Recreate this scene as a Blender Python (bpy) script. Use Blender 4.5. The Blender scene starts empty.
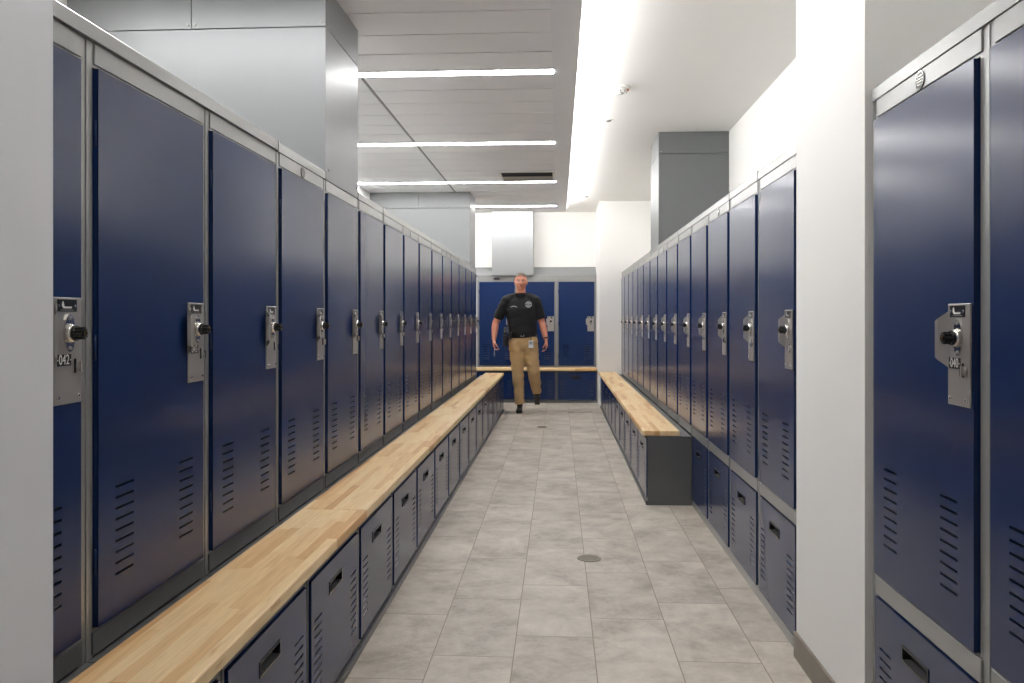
import bpy, bmesh, math, random
from mathutils import Vector, Matrix
random.seed(7)
scene = bpy.context.scene
col = scene.collection
PI = math.pi

# ------------------------------------------------------------------ materials
def new_mat(name):
    m = bpy.data.materials.new(name); m.use_nodes = True
    nt = m.node_tree
    return m, nt, nt.nodes['Principled BSDF']

def rgb(r, g, b):
    def f(c):
        c /= 255.0
        return c / 12.92 if c <= 0.04045 else ((c + 0.055) / 1.055) ** 2.4
    return (f(r), f(g), f(b), 1)

def plain(name, c, rough=0.5, metal=0.0, noise=0.06, scale=30.0, bump=0.0, coat=0.0, spec=0.5, stretch=(1, 1, 1)):
    m, nt, b = new_mat(name)
    tc = nt.nodes.new('ShaderNodeTexCoord'); mp = nt.nodes.new('ShaderNodeMapping')
    mp.inputs['Scale'].default_value = stretch
    n = nt.nodes.new('ShaderNodeTexNoise'); n.inputs['Scale'].default_value = scale; n.inputs['Detail'].default_value = 3
    mix = nt.nodes.new('ShaderNodeMix'); mix.data_type = 'RGBA'
    nt.links.new(tc.outputs['Object'], mp.inputs['Vector']); nt.links.new(mp.outputs[0], n.inputs['Vector'])
    mix.inputs['A'].default_value = tuple(x * (1 - noise) for x in c[:3]) + (1,)
    mix.inputs['B'].default_value = tuple(min(1, x * (1 + noise)) for x in c[:3]) + (1,)
    nt.links.new(n.outputs['Fac'], mix.inputs['Factor']); nt.links.new(mix.outputs['Result'], b.inputs['Base Color'])
    b.inputs['Roughness'].default_value = rough; b.inputs['Metallic'].default_value = metal
    b.inputs['Coat Weight'].default_value = coat; b.inputs['Coat Roughness'].default_value = rough * .7
    b.inputs['Specular IOR Level'].default_value = spec
    if bump:
        bp = nt.nodes.new('ShaderNodeBump'); bp.inputs['Strength'].default_value = bump; bp.inputs['Distance'].default_value = .002
        nt.links.new(n.outputs['Fac'], bp.inputs['Height']); nt.links.new(bp.outputs[0], b.inputs['Normal'])
    return m

def emis(name, c, s):
    m, nt, b = new_mat(name)
    b.inputs['Base Color'].default_value = (.8, .8, .8, 1)
    b.inputs['Emission Color'].default_value = c; b.inputs['Emission Strength'].default_value = s
    return m

M = {}
M['navy'] = plain('navy_powder_coat', rgb(2, 36, 85), .5, 0, .05, 3, coat=1.0, spec=.1, stretch=(1, 1, .25))
M['frame'] = plain('grey_powder_coat', rgb(138, 138, 136), .36, 0, .04, 40)
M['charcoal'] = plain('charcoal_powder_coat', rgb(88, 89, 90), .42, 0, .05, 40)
M['steel'] = plain('brushed_steel', rgb(172, 168, 164), .34, .5, .05, 60, stretch=(1, 1, 8))
M['chrome'] = plain('chrome', rgb(225, 222, 218), .14, 1.0, .02, 20)
M['brass'] = plain('brass', rgb(190, 140, 60), .25, 1.0, .02, 20)
M['black'] = plain('black_plastic', rgb(14, 14, 15), .3, 0, .1, 40)
M['white_ink'] = plain('white_ink', rgb(225, 225, 220), .5)
M['paint'] = plain('white_wall_paint', rgb(240, 239, 236), .7, 0, .012, 2.5, bump=.05)
M['paint_grey'] = plain('pale_grey_wall_paint', rgb(246, 247, 251), .6, 0, .015, 2.5, bump=.05)
M['ceil'] = plain('white_ceiling_paint', rgb(236, 235, 232), .75, 0, .01, 2)
M['plank'] = plain('ceiling_plank', rgb(248, 248, 250), .5, 0, .02, 2)
M['bulk'] = plain('bulkhead_paint', rgb(243, 244, 246), .6, 0, .01, 3)
M['panel'] = plain('brushed_aluminium_panel', rgb(148, 150, 151), .42, .4, .03, 12, stretch=(1, 1, .2))
M['panel_shaded'] = plain('shaded_aluminium_panel', rgb(112, 115, 116), .42, .3, .03, 12)  # clad panel metal with the shade of the right column put into its colour
M['alu_white'] = plain('white_plastic', rgb(235, 235, 232), .4)
M['red'] = plain('red_lens', rgb(190, 60, 50), .3)
M['vent_dark'] = plain('vent_dark', rgb(45, 46, 50), .6)
M['basetile'] = plain('stone_baseboard', rgb(132, 124, 114), .5, 0, .2, 9, bump=.1)
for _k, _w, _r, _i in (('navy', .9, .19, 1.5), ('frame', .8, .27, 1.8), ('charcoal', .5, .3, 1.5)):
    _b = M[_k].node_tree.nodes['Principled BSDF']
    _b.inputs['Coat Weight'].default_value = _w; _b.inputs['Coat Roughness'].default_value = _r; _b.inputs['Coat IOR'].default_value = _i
M['light'] = emis('led_diffuser', (1, .99, .98, 1), 20.0)
M['cove'] = emis('led_cove_tape', (1, .99, .98, 1), 19.0)
M['fill_back'] = emis('added_end_fill_tape', (1, .99, .98, 1), 28.0)  # added tape on the bulkhead's back end, brightens the end wall
M['drain'] = plain('drain_steel', rgb(150, 144, 128), .5, .3, .2, 60)

def wood_mat():
    m, nt, b = new_mat('maple_butcher_block')
    L = nt.links
    tc = nt.nodes.new('ShaderNodeTexCoord'); sep = nt.nodes.new('ShaderNodeSeparateXYZ')
    L.new(tc.outputs['Object'], sep.inputs[0])
    def math_(op, a, bb=None):
        n = nt.nodes.new('ShaderNodeMath'); n.operation = op
        for i, v in enumerate((a, bb)):
            if v is None: continue
            if isinstance(v, (int, float)): n.inputs[i].default_value = v
            else: L.new(v, n.inputs[i])
        return n.outputs[0]
    # object x = along the bench, y = across
    row = math_('FLOOR', math_('MULTIPLY', sep.outputs['Y'], 1 / .034))
    wn = nt.nodes.new('ShaderNodeTexWhiteNoise'); wn.noise_dimensions = '1D'; L.new(row, wn.inputs['W'])
    xo = math_('ADD', sep.outputs['X'], math_('MULTIPLY', wn.outputs['Value'], 3.7))
    seg = math_('FLOOR', math_('MULTIPLY', xo, 1 / .46))
    cmb = nt.nodes.new('ShaderNodeCombineXYZ'); L.new(row, cmb.inputs[0]); L.new(seg, cmb.inputs[1])
    w2 = nt.nodes.new('ShaderNodeTexWhiteNoise'); L.new(cmb.outputs[0], w2.inputs['Vector'])
    ramp = nt.nodes.new('ShaderNodeValToRGB')
    e = ramp.color_ramp.elements
    e[0].position = 0; e[0].color = rgb(222, 174, 116); e[1].position = 1; e[1].color = rgb(250, 224, 180)
    k = ramp.color_ramp.elements.new(.2); k.color = rgb(238, 200, 146)
    k = ramp.color_ramp.elements.new(.6); k.color = rgb(246, 214, 164)
    L.new(w2.outputs['Value'], ramp.inputs[0])
    mp = nt.nodes.new('ShaderNodeMapping'); mp.inputs['Scale'].default_value = (2.2, 34, 34)
    L.new(tc.outputs['Object'], mp.inputs['Vector'])
    n = nt.nodes.new('ShaderNodeTexNoise'); n.inputs['Scale'].default_value = 3; n.inputs['Detail'].default_value = 5
    L.new(mp.outputs[0], n.inputs['Vector'])
    g = nt.nodes.new('ShaderNodeValToRGB'); ge = g.color_ramp.elements
    ge[0].position = .32; ge[0].color = (.80, .72, .62, 1); ge[1].position = .62; ge[1].color = (1, 1, 1, 1)
    L.new(n.outputs['Fac'], g.inputs[0])
    mix = nt.nodes.new('ShaderNodeMix'); mix.data_type = 'RGBA'; mix.blend_type = 'MULTIPLY'; mix.inputs['Factor'].default_value = .6
    L.new(ramp.outputs[0], mix.inputs['A']); L.new(g.outputs[0], mix.inputs['B'])
    # a few darker mineral flecks
    mp2 = nt.nodes.new('ShaderNodeMapping'); mp2.inputs['Scale'].default_value = (5, 26, 26)
    L.new(tc.outputs['Object'], mp2.inputs['Vector'])
    n2 = nt.nodes.new('ShaderNodeTexNoise'); n2.inputs['Scale'].default_value = 1.1; n2.inputs['Detail'].default_value = 2
    L.new(mp2.outputs[0], n2.inputs['Vector'])
    g2 = nt.nodes.new('ShaderNodeValToRGB'); ge = g2.color_ramp.elements
    ge[0].position = .66; ge[0].color = (1, 1, 1, 1); ge[1].position = .8; ge[1].color = (.72, .52, .34, 1)
    L.new(n2.outputs['Fac'], g2.inputs[0])
    mix2 = nt.nodes.new('ShaderNodeMix'); mix2.data_type = 'RGBA'; mix2.blend_type = 'MULTIPLY'; mix2.inputs['Factor'].default_value = .8
    L.new(mix.outputs['Result'], mix2.inputs['A']); L.new(g2.outputs[0], mix2.inputs['B'])
    L.new(mix2.outputs['Result'], b.inputs['Base Color'])
    b.inputs['Roughness'].default_value = .42
    return m
M['wood'] = wood_mat()

TW, TL, TX0, TY0 = .308, .617, -.170, 3.83
def floor_mat():
    m, nt, b = new_mat('grey_stone_tile')
    L = nt.links
    geo = nt.nodes.new('ShaderNodeNewGeometry'); sep = nt.nodes.new('ShaderNodeSeparateXYZ')
    L.new(geo.outputs['Position'], sep.inputs[0])
    def mt(op, *a):
        n = nt.nodes.new('ShaderNodeMath'); n.operation = op
        for i, v in enumerate(a):
            if isinstance(v, (int, float)): n.inputs[i].default_value = v
            else: L.new(v, n.inputs[i])
        return n.outputs[0]
    u = mt('MULTIPLY', mt('SUBTRACT', sep.outputs['X'], TX0), 1 / TW)
    cu = mt('FLOOR', u)
    v = mt('MULTIPLY', mt('SUBTRACT', mt('SUBTRACT', sep.outputs['Y'], TY0), mt('MULTIPLY', cu, TL / 3)), 1 / TL)
    cv = mt('FLOOR', v)
    fu = mt('FRACT', u); fv = mt('FRACT', v)
    du = mt('MULTIPLY', mt('MINIMUM', fu, mt('SUBTRACT', 1, fu)), TW)
    dv = mt('MULTIPLY', mt('MINIMUM', fv, mt('SUBTRACT', 1, fv)), TL)
    d = mt('MINIMUM', du, dv)
    joint = mt('LESS_THAN', d, .0019)
    cmb = nt.nodes.new('ShaderNodeCombineXYZ'); L.new(cu, cmb.inputs[0]); L.new(cv, cmb.inputs[1])
    wn = nt.nodes.new('ShaderNodeTexWhiteNoise'); L.new(cmb.outputs[0], wn.inputs['Vector'])
    # pattern offset per tile
    add = nt.nodes.new('ShaderNodeVectorMath'); add.operation = 'MULTIPLY_ADD'
    L.new(wn.outputs['Color'], add.inputs[0]); add.inputs[1].default_value = (9, 9, 9); L.new(geo.outputs['Position'], add.inputs[2])
    n = nt.nodes.new('ShaderNodeTexNoise'); n.inputs['Scale'].default_value = 3.6; n.inputs['Detail'].default_value = 11; n.inputs['Roughness'].default_value = .72; n.inputs['Distortion'].default_value = .25
    L.new(add.outputs[0], n.inputs['Vector'])
    ramp = nt.nodes.new('ShaderNodeValToRGB'); e = ramp.color_ramp.elements
    e[0].position = .33; e[0].color = rgb(152, 141, 128); e[1].position = .68; e[1].color = rgb(212, 203, 191)
    k = e.new(.5); k.color = rgb(188, 179, 167)
    L.new(n.outputs['Fac'], ramp.inputs[0])
    # pale veins
    n2 = nt.nodes.new('ShaderNodeTexNoise'); n2.inputs['Scale'].default_value = 2.2; n2.inputs['Detail'].default_value = 9; n2.inputs['Roughness'].default_value = .7; n2.inputs['Distortion'].default_value = .5
    L.new(add.outputs[0], n2.inputs['Vector'])
    vein = mt('SUBTRACT', 1, mt('MULTIPLY', mt('ABSOLUTE', mt('SUBTRACT', n2.outputs['Fac'], .5)), 30))
    vein = mt('MULTIPLY', mt('MAXIMUM', vein, 0), .16)
    mx = nt.nodes.new('ShaderNodeMix'); mx.data_type = 'RGBA'
    L.new(vein, mx.inputs['Factor']); L.new(ramp.outputs[0], mx.inputs['A']); mx.inputs['B'].default_value = rgb(226, 221, 214)
    tint = nt.nodes.new('ShaderNodeMapRange'); tint.inputs['To Min'].default_value = .92; tint.inputs['To Max'].default_value = 1.06
    L.new(wn.outputs['Value'], tint.inputs['Value'])
    mul = nt.nodes.new('ShaderNodeVectorMath'); mul.operation = 'SCALE'
    L.new(mx.outputs['Result'], mul.inputs[0]); L.new(tint.outputs[0], mul.inputs['Scale'])
    mj = nt.nodes.new('ShaderNodeMix'); mj.data_type = 'RGBA'
    L.new(joint, mj.inputs['Factor']); L.new(mul.outputs[0], mj.inputs['A']); mj.inputs['B'].default_value = rgb(138, 122, 104)
    L.new(mj.outputs['Result'], b.inputs['Base Color'])
    rr = nt.nodes.new('ShaderNodeMapRange'); rr.inputs['To Min'].default_value = .38; rr.inputs['To Max'].default_value = .55
    L.new(n.outputs['Fac'], rr.inputs['Value']); L.new(rr.outputs[0], b.inputs['Roughness'])
    bp = nt.nodes.new('ShaderNodeBump'); bp.inputs['Strength'].default_value = .25; bp.inputs['Distance'].default_value = .002
    h = mt('SUBTRACT', mt('MULTIPLY', n.outputs['Fac'], .5), joint)
    L.new(h, bp.inputs['Height']); L.new(bp.outputs[0], b.inputs['Normal'])
    return m
M['floor'] = floor_mat()

# ------------------------------------------------------------------ helpers
class MB:
    """collects shapes into one mesh with material slots"""
    def __init__(s): s.bm = bmesh.new(); s.mats = []
    def mi(s, m):
        if m not in s.mats: s.mats.append(m)
        return s.mats.index(m)
    def box(s, x0, x1, y0, y1, z0, z1, m, bevel=0.0, seg=1):
        b = bmesh.new()
        r = bmesh.ops.create_cube(b, size=1)
        bmesh.ops.scale(b, vec=(x1 - x0, y1 - y0, z1 - z0), verts=b.verts)
        bmesh.ops.translate(b, vec=((x0 + x1) / 2, (y0 + y1) / 2, (z0 + z1) / 2), verts=b.verts)
        if bevel: bmesh.ops.bevel(b, geom=b.edges[:], offset=bevel, segments=seg, affect='EDGES', profile=.5)
        s.merge(b, m)
    def merge(s, b, m, mat=None):
        if mat is not None: bmesh.ops.transform(b, matrix=mat, verts=b.verts)
        i = s.mi(m); vm = {}
        for v in b.verts: vm[v] = s.bm.verts.new(v.co)
        for f in b.faces:
            try: nf = s.bm.faces.new([vm[v] for v in f.verts])
            except ValueError: continue
            nf.material_index = i; nf.smooth = f.smooth
        b.free()
    def cyl(s, p0, p1, r0, r1, m, n=20, smooth=True):
        p0, p1 = Vector(p0), Vector(p1); d = p1 - p0
        b = bmesh.new()
        bmesh.ops.create_cone(b, cap_ends=True, segments=n, radius1=r0, radius2=r1, depth=d.length)
        for f in b.faces: f.smooth = smooth and len(f.verts) == 4
        mat = Matrix.Translation((p0 + p1) / 2) @ d.to_track_quat('Z', 'Y').to_matrix().to_4x4()
        s.merge(b, m, mat)
    def ball(s, c, r, m, sc=(1, 1, 1), n=16):
        b = bmesh.new(); bmesh.ops.create_uvsphere(b, u_segments=n, v_segments=n // 2 + 2, radius=r)
        for f in b.faces: f.smooth = True
        s.merge(b, m, Matrix.Translation(c) @ Matrix.Diagonal((*sc, 1)))
    def holed(s, xs, zs, holes, y0, y1, m):
        """a sheet in the xz plane between y0 (front) and y1, with rectangular holes (x0,x1,z0,z1)"""
        xs = sorted(set([round(v, 5) for v in xs] + [round(h[k], 5) for h in holes for k in (0, 1)]))
        zs = sorted(set([round(v, 5) for v in zs] + [round(h[k], 5) for h in holes for k in (2, 3)]))
        def inh(x, z): return any(h[0] < x < h[1] and h[2] < z < h[3] for h in holes)
        nx, nz = len(xs) - 1, len(zs) - 1
        solid = [[not inh((xs[i] + xs[i + 1]) / 2, (zs[j] + zs[j + 1]) / 2) for j in range(nz)] for i in range(nx)]
        mi = s.mi(m); V = {}
        def v(i, j, k):
            if (i, j, k) not in V: V[(i, j, k)] = s.bm.verts.new((xs[i], (y0, y1)[k], zs[j]))
            return V[(i, j, k)]
        def f(*a):
            q = s.bm.faces.new(a); q.material_index = mi
        for i in range(nx):
            for j in range(nz):
                if not solid[i][j]: continue
                f(v(i, j, 0), v(i + 1, j, 0), v(i + 1, j + 1, 0), v(i, j + 1, 0))
                f(v(i, j, 1), v(i, j + 1, 1), v(i + 1, j + 1, 1), v(i + 1, j, 1))
                if i == 0 or not solid[i - 1][j]: f(v(i, j, 0), v(i, j + 1, 0), v(i, j + 1, 1), v(i, j, 1))
                if i == nx - 1 or not solid[i + 1][j]: f(v(i + 1, j, 0), v(i + 1, j, 1), v(i + 1, j + 1, 1), v(i + 1, j + 1, 0))
                if j == 0 or not solid[i][j - 1]: f(v(i, j, 0), v(i, j, 1), v(i + 1, j, 1), v(i + 1, j, 0))
                if j == nz - 1 or not solid[i][j + 1]: f(v(i, j + 1, 0), v(i + 1, j + 1, 0), v(i + 1, j + 1, 1), v(i, j + 1, 1))
    def prism(s, pts, axis, a0, a1, m):
        """extrude polygon pts (2D) along axis 'x','y','z'"""
        def P(p, t):
            if axis == 'x': return (t, p[0], p[1])
            if axis == 'y': return (p[0], t, p[1])
            return (p[0], p[1], t)
        i = s.mi(m)
        A = [s.bm.verts.new(P(p, a0)) for p in pts]; B = [s.bm.verts.new(P(p, a1)) for p in pts]
        fs = [s.bm.faces.new(A), s.bm.faces.new(B[::-1])]
        for k in range(len(pts)):
            fs.append(s.bm.faces.new((A[k], B[k], B[(k + 1) % len(pts)], A[(k + 1) % len(pts)])))
        for q in fs: q.material_index = i
        bmesh.ops.recalc_face_normals(s.bm, faces=fs)
    def text(s, txt, size, m, mat, depth=.0003):
        cu = bpy.data.curves.new('text', 'FONT'); cu.body = txt; cu.size = size; cu.align_x = 'CENTER'; cu.align_y = 'CENTER'; cu.extrude = depth
        cu.resolution_u = 3
        o = bpy.data.objects.new('text', cu); col.objects.link(o)
        dg = bpy.context.evaluated_depsgraph_get(); dg.update()
        me = bpy.data.meshes.new_from_object(o.evaluated_get(dg))
        b = bmesh.new(); b.from_mesh(me)
        bpy.data.objects.remove(o); bpy.data.curves.remove(cu); bpy.data.meshes.remove(me)
        s.merge(b, m, mat)
    def build(s, name, parent=None, loc=None):
        me = bpy.data.meshes.new(name); s.bm.to_mesh(me); s.bm.free()
        for m in s.mats: me.materials.append(m)
        o = bpy.data.objects.new(name, me); col.objects.link(o)
        if parent: o.parent = parent
        if loc: o.location = loc
        return o

def tag(o, label=None, cat=None, group=None, kind=None):
    if label: o['label'] = label
    if cat: o['category'] = cat
    if group: o['group'] = group
    if kind: o['kind'] = kind
    return o
def struct(mb, name, label=None):
    return tag(mb.build(name), label, None, None, 'structure')
def thing(name, loc=(0, 0, 0), rz=0, label=None, cat=None, group=None):
    o = bpy.data.objects.new(name, None); col.objects.link(o); o.location = loc; o.rotation_euler = (0, 0, rz)
    o.empty_display_size = .1
    return tag(o, label, cat, group)
def kids(o): return [c for c in col.objects if c.parent == o]
def dup(o, parent=None, tree=None):
    if tree is None:
        tree = {}
        for c in col.objects:
            if c.parent: tree.setdefault(c.parent.name, []).append(c)
    c = o.copy(); col.objects.link(c)
    if parent: c.parent = parent
    for ch in tree.get(o.name, []): dup(ch, c, tree)
    return c

# FONT local xy -> the xz plane facing -y
def facing(x, y, z): return Matrix.Translation((x, y, z)) @ Matrix.Rotation(PI / 2, 4, 'X')

# ------------------------------------------------------------------ layout numbers (metres; camera at the origin, aisle along +Y)
H = 1.28
AL, AR = 1.083, .914          # locker planes
WL, WR, WB = .617, .6062, .620
ZTOP, ZSEAM = 1.948, 1.911
YL0 = 1.766 - WL              # first left locker starts
NL = 15
YR_END = 3.085                # near end of the right row
NR = 14
ZC, ZC2 = 2.83, 2.975
XWL, XWR = -2.32, 1.54
YBACK = 12.75

# ------------------------------------------------------------------ lockers
SLOT_P = .0265
def slots(x0, x1, z0, n, h=.0062): return [(x0, x1, z0 + i * SLOT_P - h / 2, z0 + i * SLOT_P + h / 2) for i in range(n)]

def lock_set(parent, W, number=None):
    """plate, pull, dial and labels; local frame of the locker: x right, -y out, z up"""
    x0, x1 = W - .140, W - .040
    z0, z1 = 1.082, 1.314
    yf = -.017
    b = MB(); b.box(x0, x1, yf, -.0119, z0, z1, M['steel'], .002, 2)
    for px in (x0 + .014, x1 - .014):
        b.cyl((px, yf, z0 + .016), (px, yf - .003, z0 + .016), .0042, .003, M['chrome'], 12)
    plate = b.build('lock_plate', parent)
    # pull: sheet folded out from the hinge side edge of the plate
    b = MB()
    zt, zb = z1 - .020, z1 - .145
    pts = [((x0 + .012, yf - .0005, zt + .006), (x0 + .012, yf - .0005, zb - .006)),
           ((x0 + .002, yf - .0035, zt), (x0 + .002, yf - .0035, zb)),
           ((x0 - .013, yf - .017, zt - .014), (x0 - .013, yf - .017, zb + .014)),
           ((x0 - .023, yf - .0185, zt - .020), (x0 - .023, yf - .0185, zb + .020)),
           ((x0 - .025, yf - .010, zt - .020), (x0 - .025, yf - .010, zb + .020))]
    mi = b.mi(M['steel'])
    fr = [[b.bm.verts.new(p) for p in q] for q in pts]
    bk = [[b.bm.verts.new((p[0], p[1] + .0022, p[2])) for p in q] for q in pts]
    fs = []
    for i in range(len(pts) - 1):
        fs.append(b.bm.faces.new((fr[i][0], fr[i][1], fr[i + 1][1], fr[i + 1][0])))
        fs.append(b.bm.faces.new((bk[i][0], bk[i + 1][0], bk[i + 1][1], bk[i][1])))
        for k in (0, 1): fs.append(b.bm.faces.new((fr[i][k], fr[i + 1][k], bk[i + 1][k], bk[i][k])))
    for i in (0, len(pts) - 1): fs.append(b.bm.faces.new((fr[i][0], bk[i][0], bk[i][1], fr[i][1])))
    bmesh.ops.recalc_face_normals(b.bm, faces=fs)
    b.build('pull_handle', plate)
    # escutcheon with pointed ends and round collar
    cx, cz = x0 + .052, z1 - .078
    b = MB()
    ring = []
    for k in range(28):
        a = 2 * PI * k / 28
        r = .0215 + .019 * abs(math.sin(a)) ** 5
        ring.append((cx + r * math.cos(a) * .95, cz + r * math.sin(a)))
    b.prism(ring, 'y', yf - .004, yf, M['chrome'])
    for sg in (1, -1): b.cyl((cx, yf - .004, cz + sg * .033), (cx, yf - .007, cz + sg * .033), .0045, .0035, M['steel'], 12)
    b.cyl((cx, yf - .004, cz), (cx, yf - .014, cz), .0215, .0175, M['chrome'], 28)
    b.build('dial_ring', plate)
    b = MB()
    b.cyl((cx, yf - .014, cz), (cx, yf - .019, cz), .0165, .0165, M['black'], 24)
    for k in range(12):
        a = 2 * PI * k / 12
        p = (cx + .0135 * math.cos(a), cz + .0135 * math.sin(a))
        b.box(p[0] - .0007, p[0] + .0007, yf - .0194, yf - .0188, p[1] - .0007, p[1] + .0007, M['white_ink'])
    star = []
    for k in range(36):
        a = 2 * PI * k / 36
        star.append((cx + (.0125 + .0016 * math.cos(9 * a)) * math.cos(a), cz + (.0125 + .0016 * math.cos(9 * a)) * math.sin(a)))
    b.prism(star, 'y', yf - .036, yf - .019, M['black'])
    b.cyl((cx, yf - .036, cz), (cx, yf - .0385, cz), .0085, .007, M['black'], 20)
    b.cyl((cx, yf - .0384, cz), (cx, yf - .0392, cz), .0045, .004, M['brass'], 16)
    tag(b.build('dial_knob', plate), 'black combination dial knob')
    # maker label: black plate, white hooked stroke and a bar
    b = MB(); lz = z1 - .018; lx0, lx1 = x0 + .012, x0 + .080
    b.box(lx0, lx1, yf - .0012, yf, lz - .013, lz + .013, M['black'])
    for px in (lx0 + .006, lx1 - .006): b.cyl((px, yf - .0012, lz), (px, yf - .0028, lz), .0035, .0028, M['chrome'], 12)
    q = yf - .0018
    b.prism([(lx0 + .016, lz + .009), (lx0 + .020, lz + .009), (lx0 + .023, lz - .002), (lx0 + .050, lz - .002), (lx0 + .048, lz - .006), (lx0 + .020, lz - .006), (lx0 + .014, lz - .001)], 'y', q, yf - .001, M['white_ink'])
    b.box(lx0 + .010, lx1 - .012, q, yf - .001, lz - .0105, lz - .0085, M['frame'])
    tag(b.build('maker_label', plate), 'small black label with a white hooked mark')
    # key lug
    b = MB(); kx, kz = x1 - .018, z1 - .150
    b.cyl((kx, yf, kz), (kx, yf - .006, kz), .0105, .0095, M['steel'], 20)
    b.box(kx - .002, kx + .002, yf - .013, yf - .006, kz - .013, kz + .010, M['chrome'], .001)
    b.box(kx - .011, kx - .007, yf - .004, yf, kz - .016, kz + .016, M['black'], .001)
    b.build('latch_key', plate)
    if number is not None: add_number(plate, W, number)
    return plate

def add_number(plate, W, number):
    x0, z1, yf = W - .140, 1.314, -.017
    b = MB(); nx, nz = x0 + .034, z1 - .136
    b.box(nx - .026, nx + .026, yf - .0014, yf, nz - .0125, nz + .0125, M['black'], .0008)
    b.text(number, .027, M['white_ink'], facing(nx, yf - .0017, nz) @ Matrix.Diagonal((.92, 1.15, 1, 1)))
    for px in (nx - .0225, nx + .0225): b.cyl((px, yf - .0014, nz), (px, yf - .002, nz), .0015, .0015, M['white_ink'], 10)
    tag(b.build('number_plate', plate), 'black plate with white number %s' % number)

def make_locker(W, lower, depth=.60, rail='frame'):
    root = thing('locker')
    st = .029
    # carcass with face frame; hollow and dark inside
    b = MB()
    holes = [(st, W - st, .545, 1.853), (st, W - st, .052, .482)]
    b.holed([0.0006, W - .0006], [0, 1.911], holes, 0, .022, M['frame'])
    b.box(.001, .014, .022, depth, .0, 1.910, M['frame']); b.box(W - .014, W - .001, .022, depth, .0, 1.910, M['frame'])
    b.box(.014, W - .014, depth - .012, depth, 0, 1.910, M['frame'])
    b.box(.014, W - .014, .022, depth - .012, 1.895, 1.910, M['frame'])
    b.box(.014, W - .014, .022, depth - .012, .502, .518, M['frame'])
    b.box(.014, W - .014, .022, depth - .012, .03, .045, M['frame'])
    # proud folded rails: header, mid rail, thin inner return of the stile
    b.box(st + .003, W - .018, -.004, 0, 1.860, 1.9105, M['frame'], .0015)
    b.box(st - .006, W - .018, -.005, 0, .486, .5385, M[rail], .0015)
    b.box(.0006, .0125, -.0025, 0, .0, 1.9105, M['frame'], .001)
    b.box(.0, W, -.002, 0, .0, .045, M['frame'], .001)
    b.build('body', root)
    # upper door
    b = MB()
    d0, d1 = st + .004, W - st - .005
    s = slots(.105, .187, .648, 9) + slots(W - .187, W - .105, .648, 9)
    b.holed([d0, d1], [.548, 1.850], s, -.012, -.0095, M['navy'])
    for (xa, xb) in ((d0, d0 + .003), (d1 - .003, d1)): b.box(xa, xb, -.0118, .012, .548, 1.850, M['navy'])
    b.box(d0, d1, -.0118, .012, .548, .551, M['navy']); b.box(d0, d1, -.0118, .012, 1.847, 1.850, M['navy'])
    for z in (.70, 1.2, 1.7): b.cyl((d0 - .002, -.006, z - .03), (d0 - .002, -.006, z + .03), .003, .003, M['navy'], 10)
    b.build('door', root)
    lock_set(root, W)
    if lower: low_door(root, W, .055, .480, st)
    return root

def low_door(root, W, z0, z1, st, hz=.393):
    b = MB(); d0, d1 = st + .003, W - st - .003
    hx0, hx1 = W / 2 - .072 - .02, W / 2 + .072 - .02
    s = slots(d0 + .032, d0 + .107, hz - .262, 9) + slots(d1 - .107, d1 - .032, hz - .262, 9) + [(hx0, hx1, hz - .017, hz + .017)]
    b.holed([d0, d1], [z0, z1], s, -.008, -.006, M['navy'])
    for (xa, xb) in ((d0, d0 + .003), (d1 - .003, d1)): b.box(xa, xb, -.0078, .012, z0, z1, M['navy'])
    b.box(d0, d1, -.0078, .012, z1 - .003, z1, M['navy']); b.box(d0, d1, -.0078, .012, z0, z0 + .003, M['navy'])
    d = b.build('lower_door', root)
    b = MB()
    # recessed pull tray with a lip
    b.holed([hx0 - .004, hx1 + .004], [hz - .021, hz + .021], [(hx0 + .002, hx1 - .002, hz - .015, hz + .015)], -.0105, -.0078, M['black'])
    b.box(hx0, hx1, .012, .015, hz - .017, hz + .017, M['black'])
    b.box(hx0, hx0 + .002, -.006, .012, hz - .017, hz + .017, M['black']); b.box(hx1 - .002, hx1, -.006, .012, hz - .017, hz + .017, M['black'])
    b.box(hx0 + .002, hx1 - .002, -.006, .012, hz - .017, hz - .0155, M['charcoal']); b.box(hx0 + .002, hx1 - .002, -.006, .012, hz + .0155, hz + .017, M['black'])
    tag(b.build('recessed_pull', d), 'black recessed rectangular pull')

def add_badge(root, W):
    b = MB()
    c = (W / 2, -.004, 1.884)
    b.cyl(c, (c[0], -.0065, c[2]), .0235, .0225, M['black'], 32)
    n = 40
    for (ra, rb) in ((.0235, .0215),):
        ring = bmesh.new(); A = []; B = []
        for k in range(n):
            a = 2 * PI * k / n
            A.append(ring.verts.new((ra * math.cos(a), ra * math.sin(a), 0))); B.append(ring.verts.new((rb * math.cos(a), rb * math.sin(a), 0)))
        for k in range(n): ring.faces.new((A[k], A[(k + 1) % n], B[(k + 1) % n], B[k]))
        b.merge(ring, M['chrome'], Matrix.Translation((c[0], -.0068, c[2])) @ Matrix.Rotation(PI / 2, 4, 'X'))
    for dz, w in ((.010, .013), (.003, .018), (-.004, .018), (-.011, .012)):
        b.box(c[0] - w, c[0] + w, -.0071, -.0064, c[2] + dz - .0016, c[2] + dz + .0016, M['chrome'])
    tag(b.build('badge', root), 'round black and chrome badge')

ORD = ['first', 'second', 'third', 'fourth', 'fifth', 'sixth', 'seventh', 'eighth', 'ninth', 'tenth', 'eleventh', 'twelfth', 'thirteenth', 'fourteenth', 'fifteenth', 'sixteenth', 'seventeenth']

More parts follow.
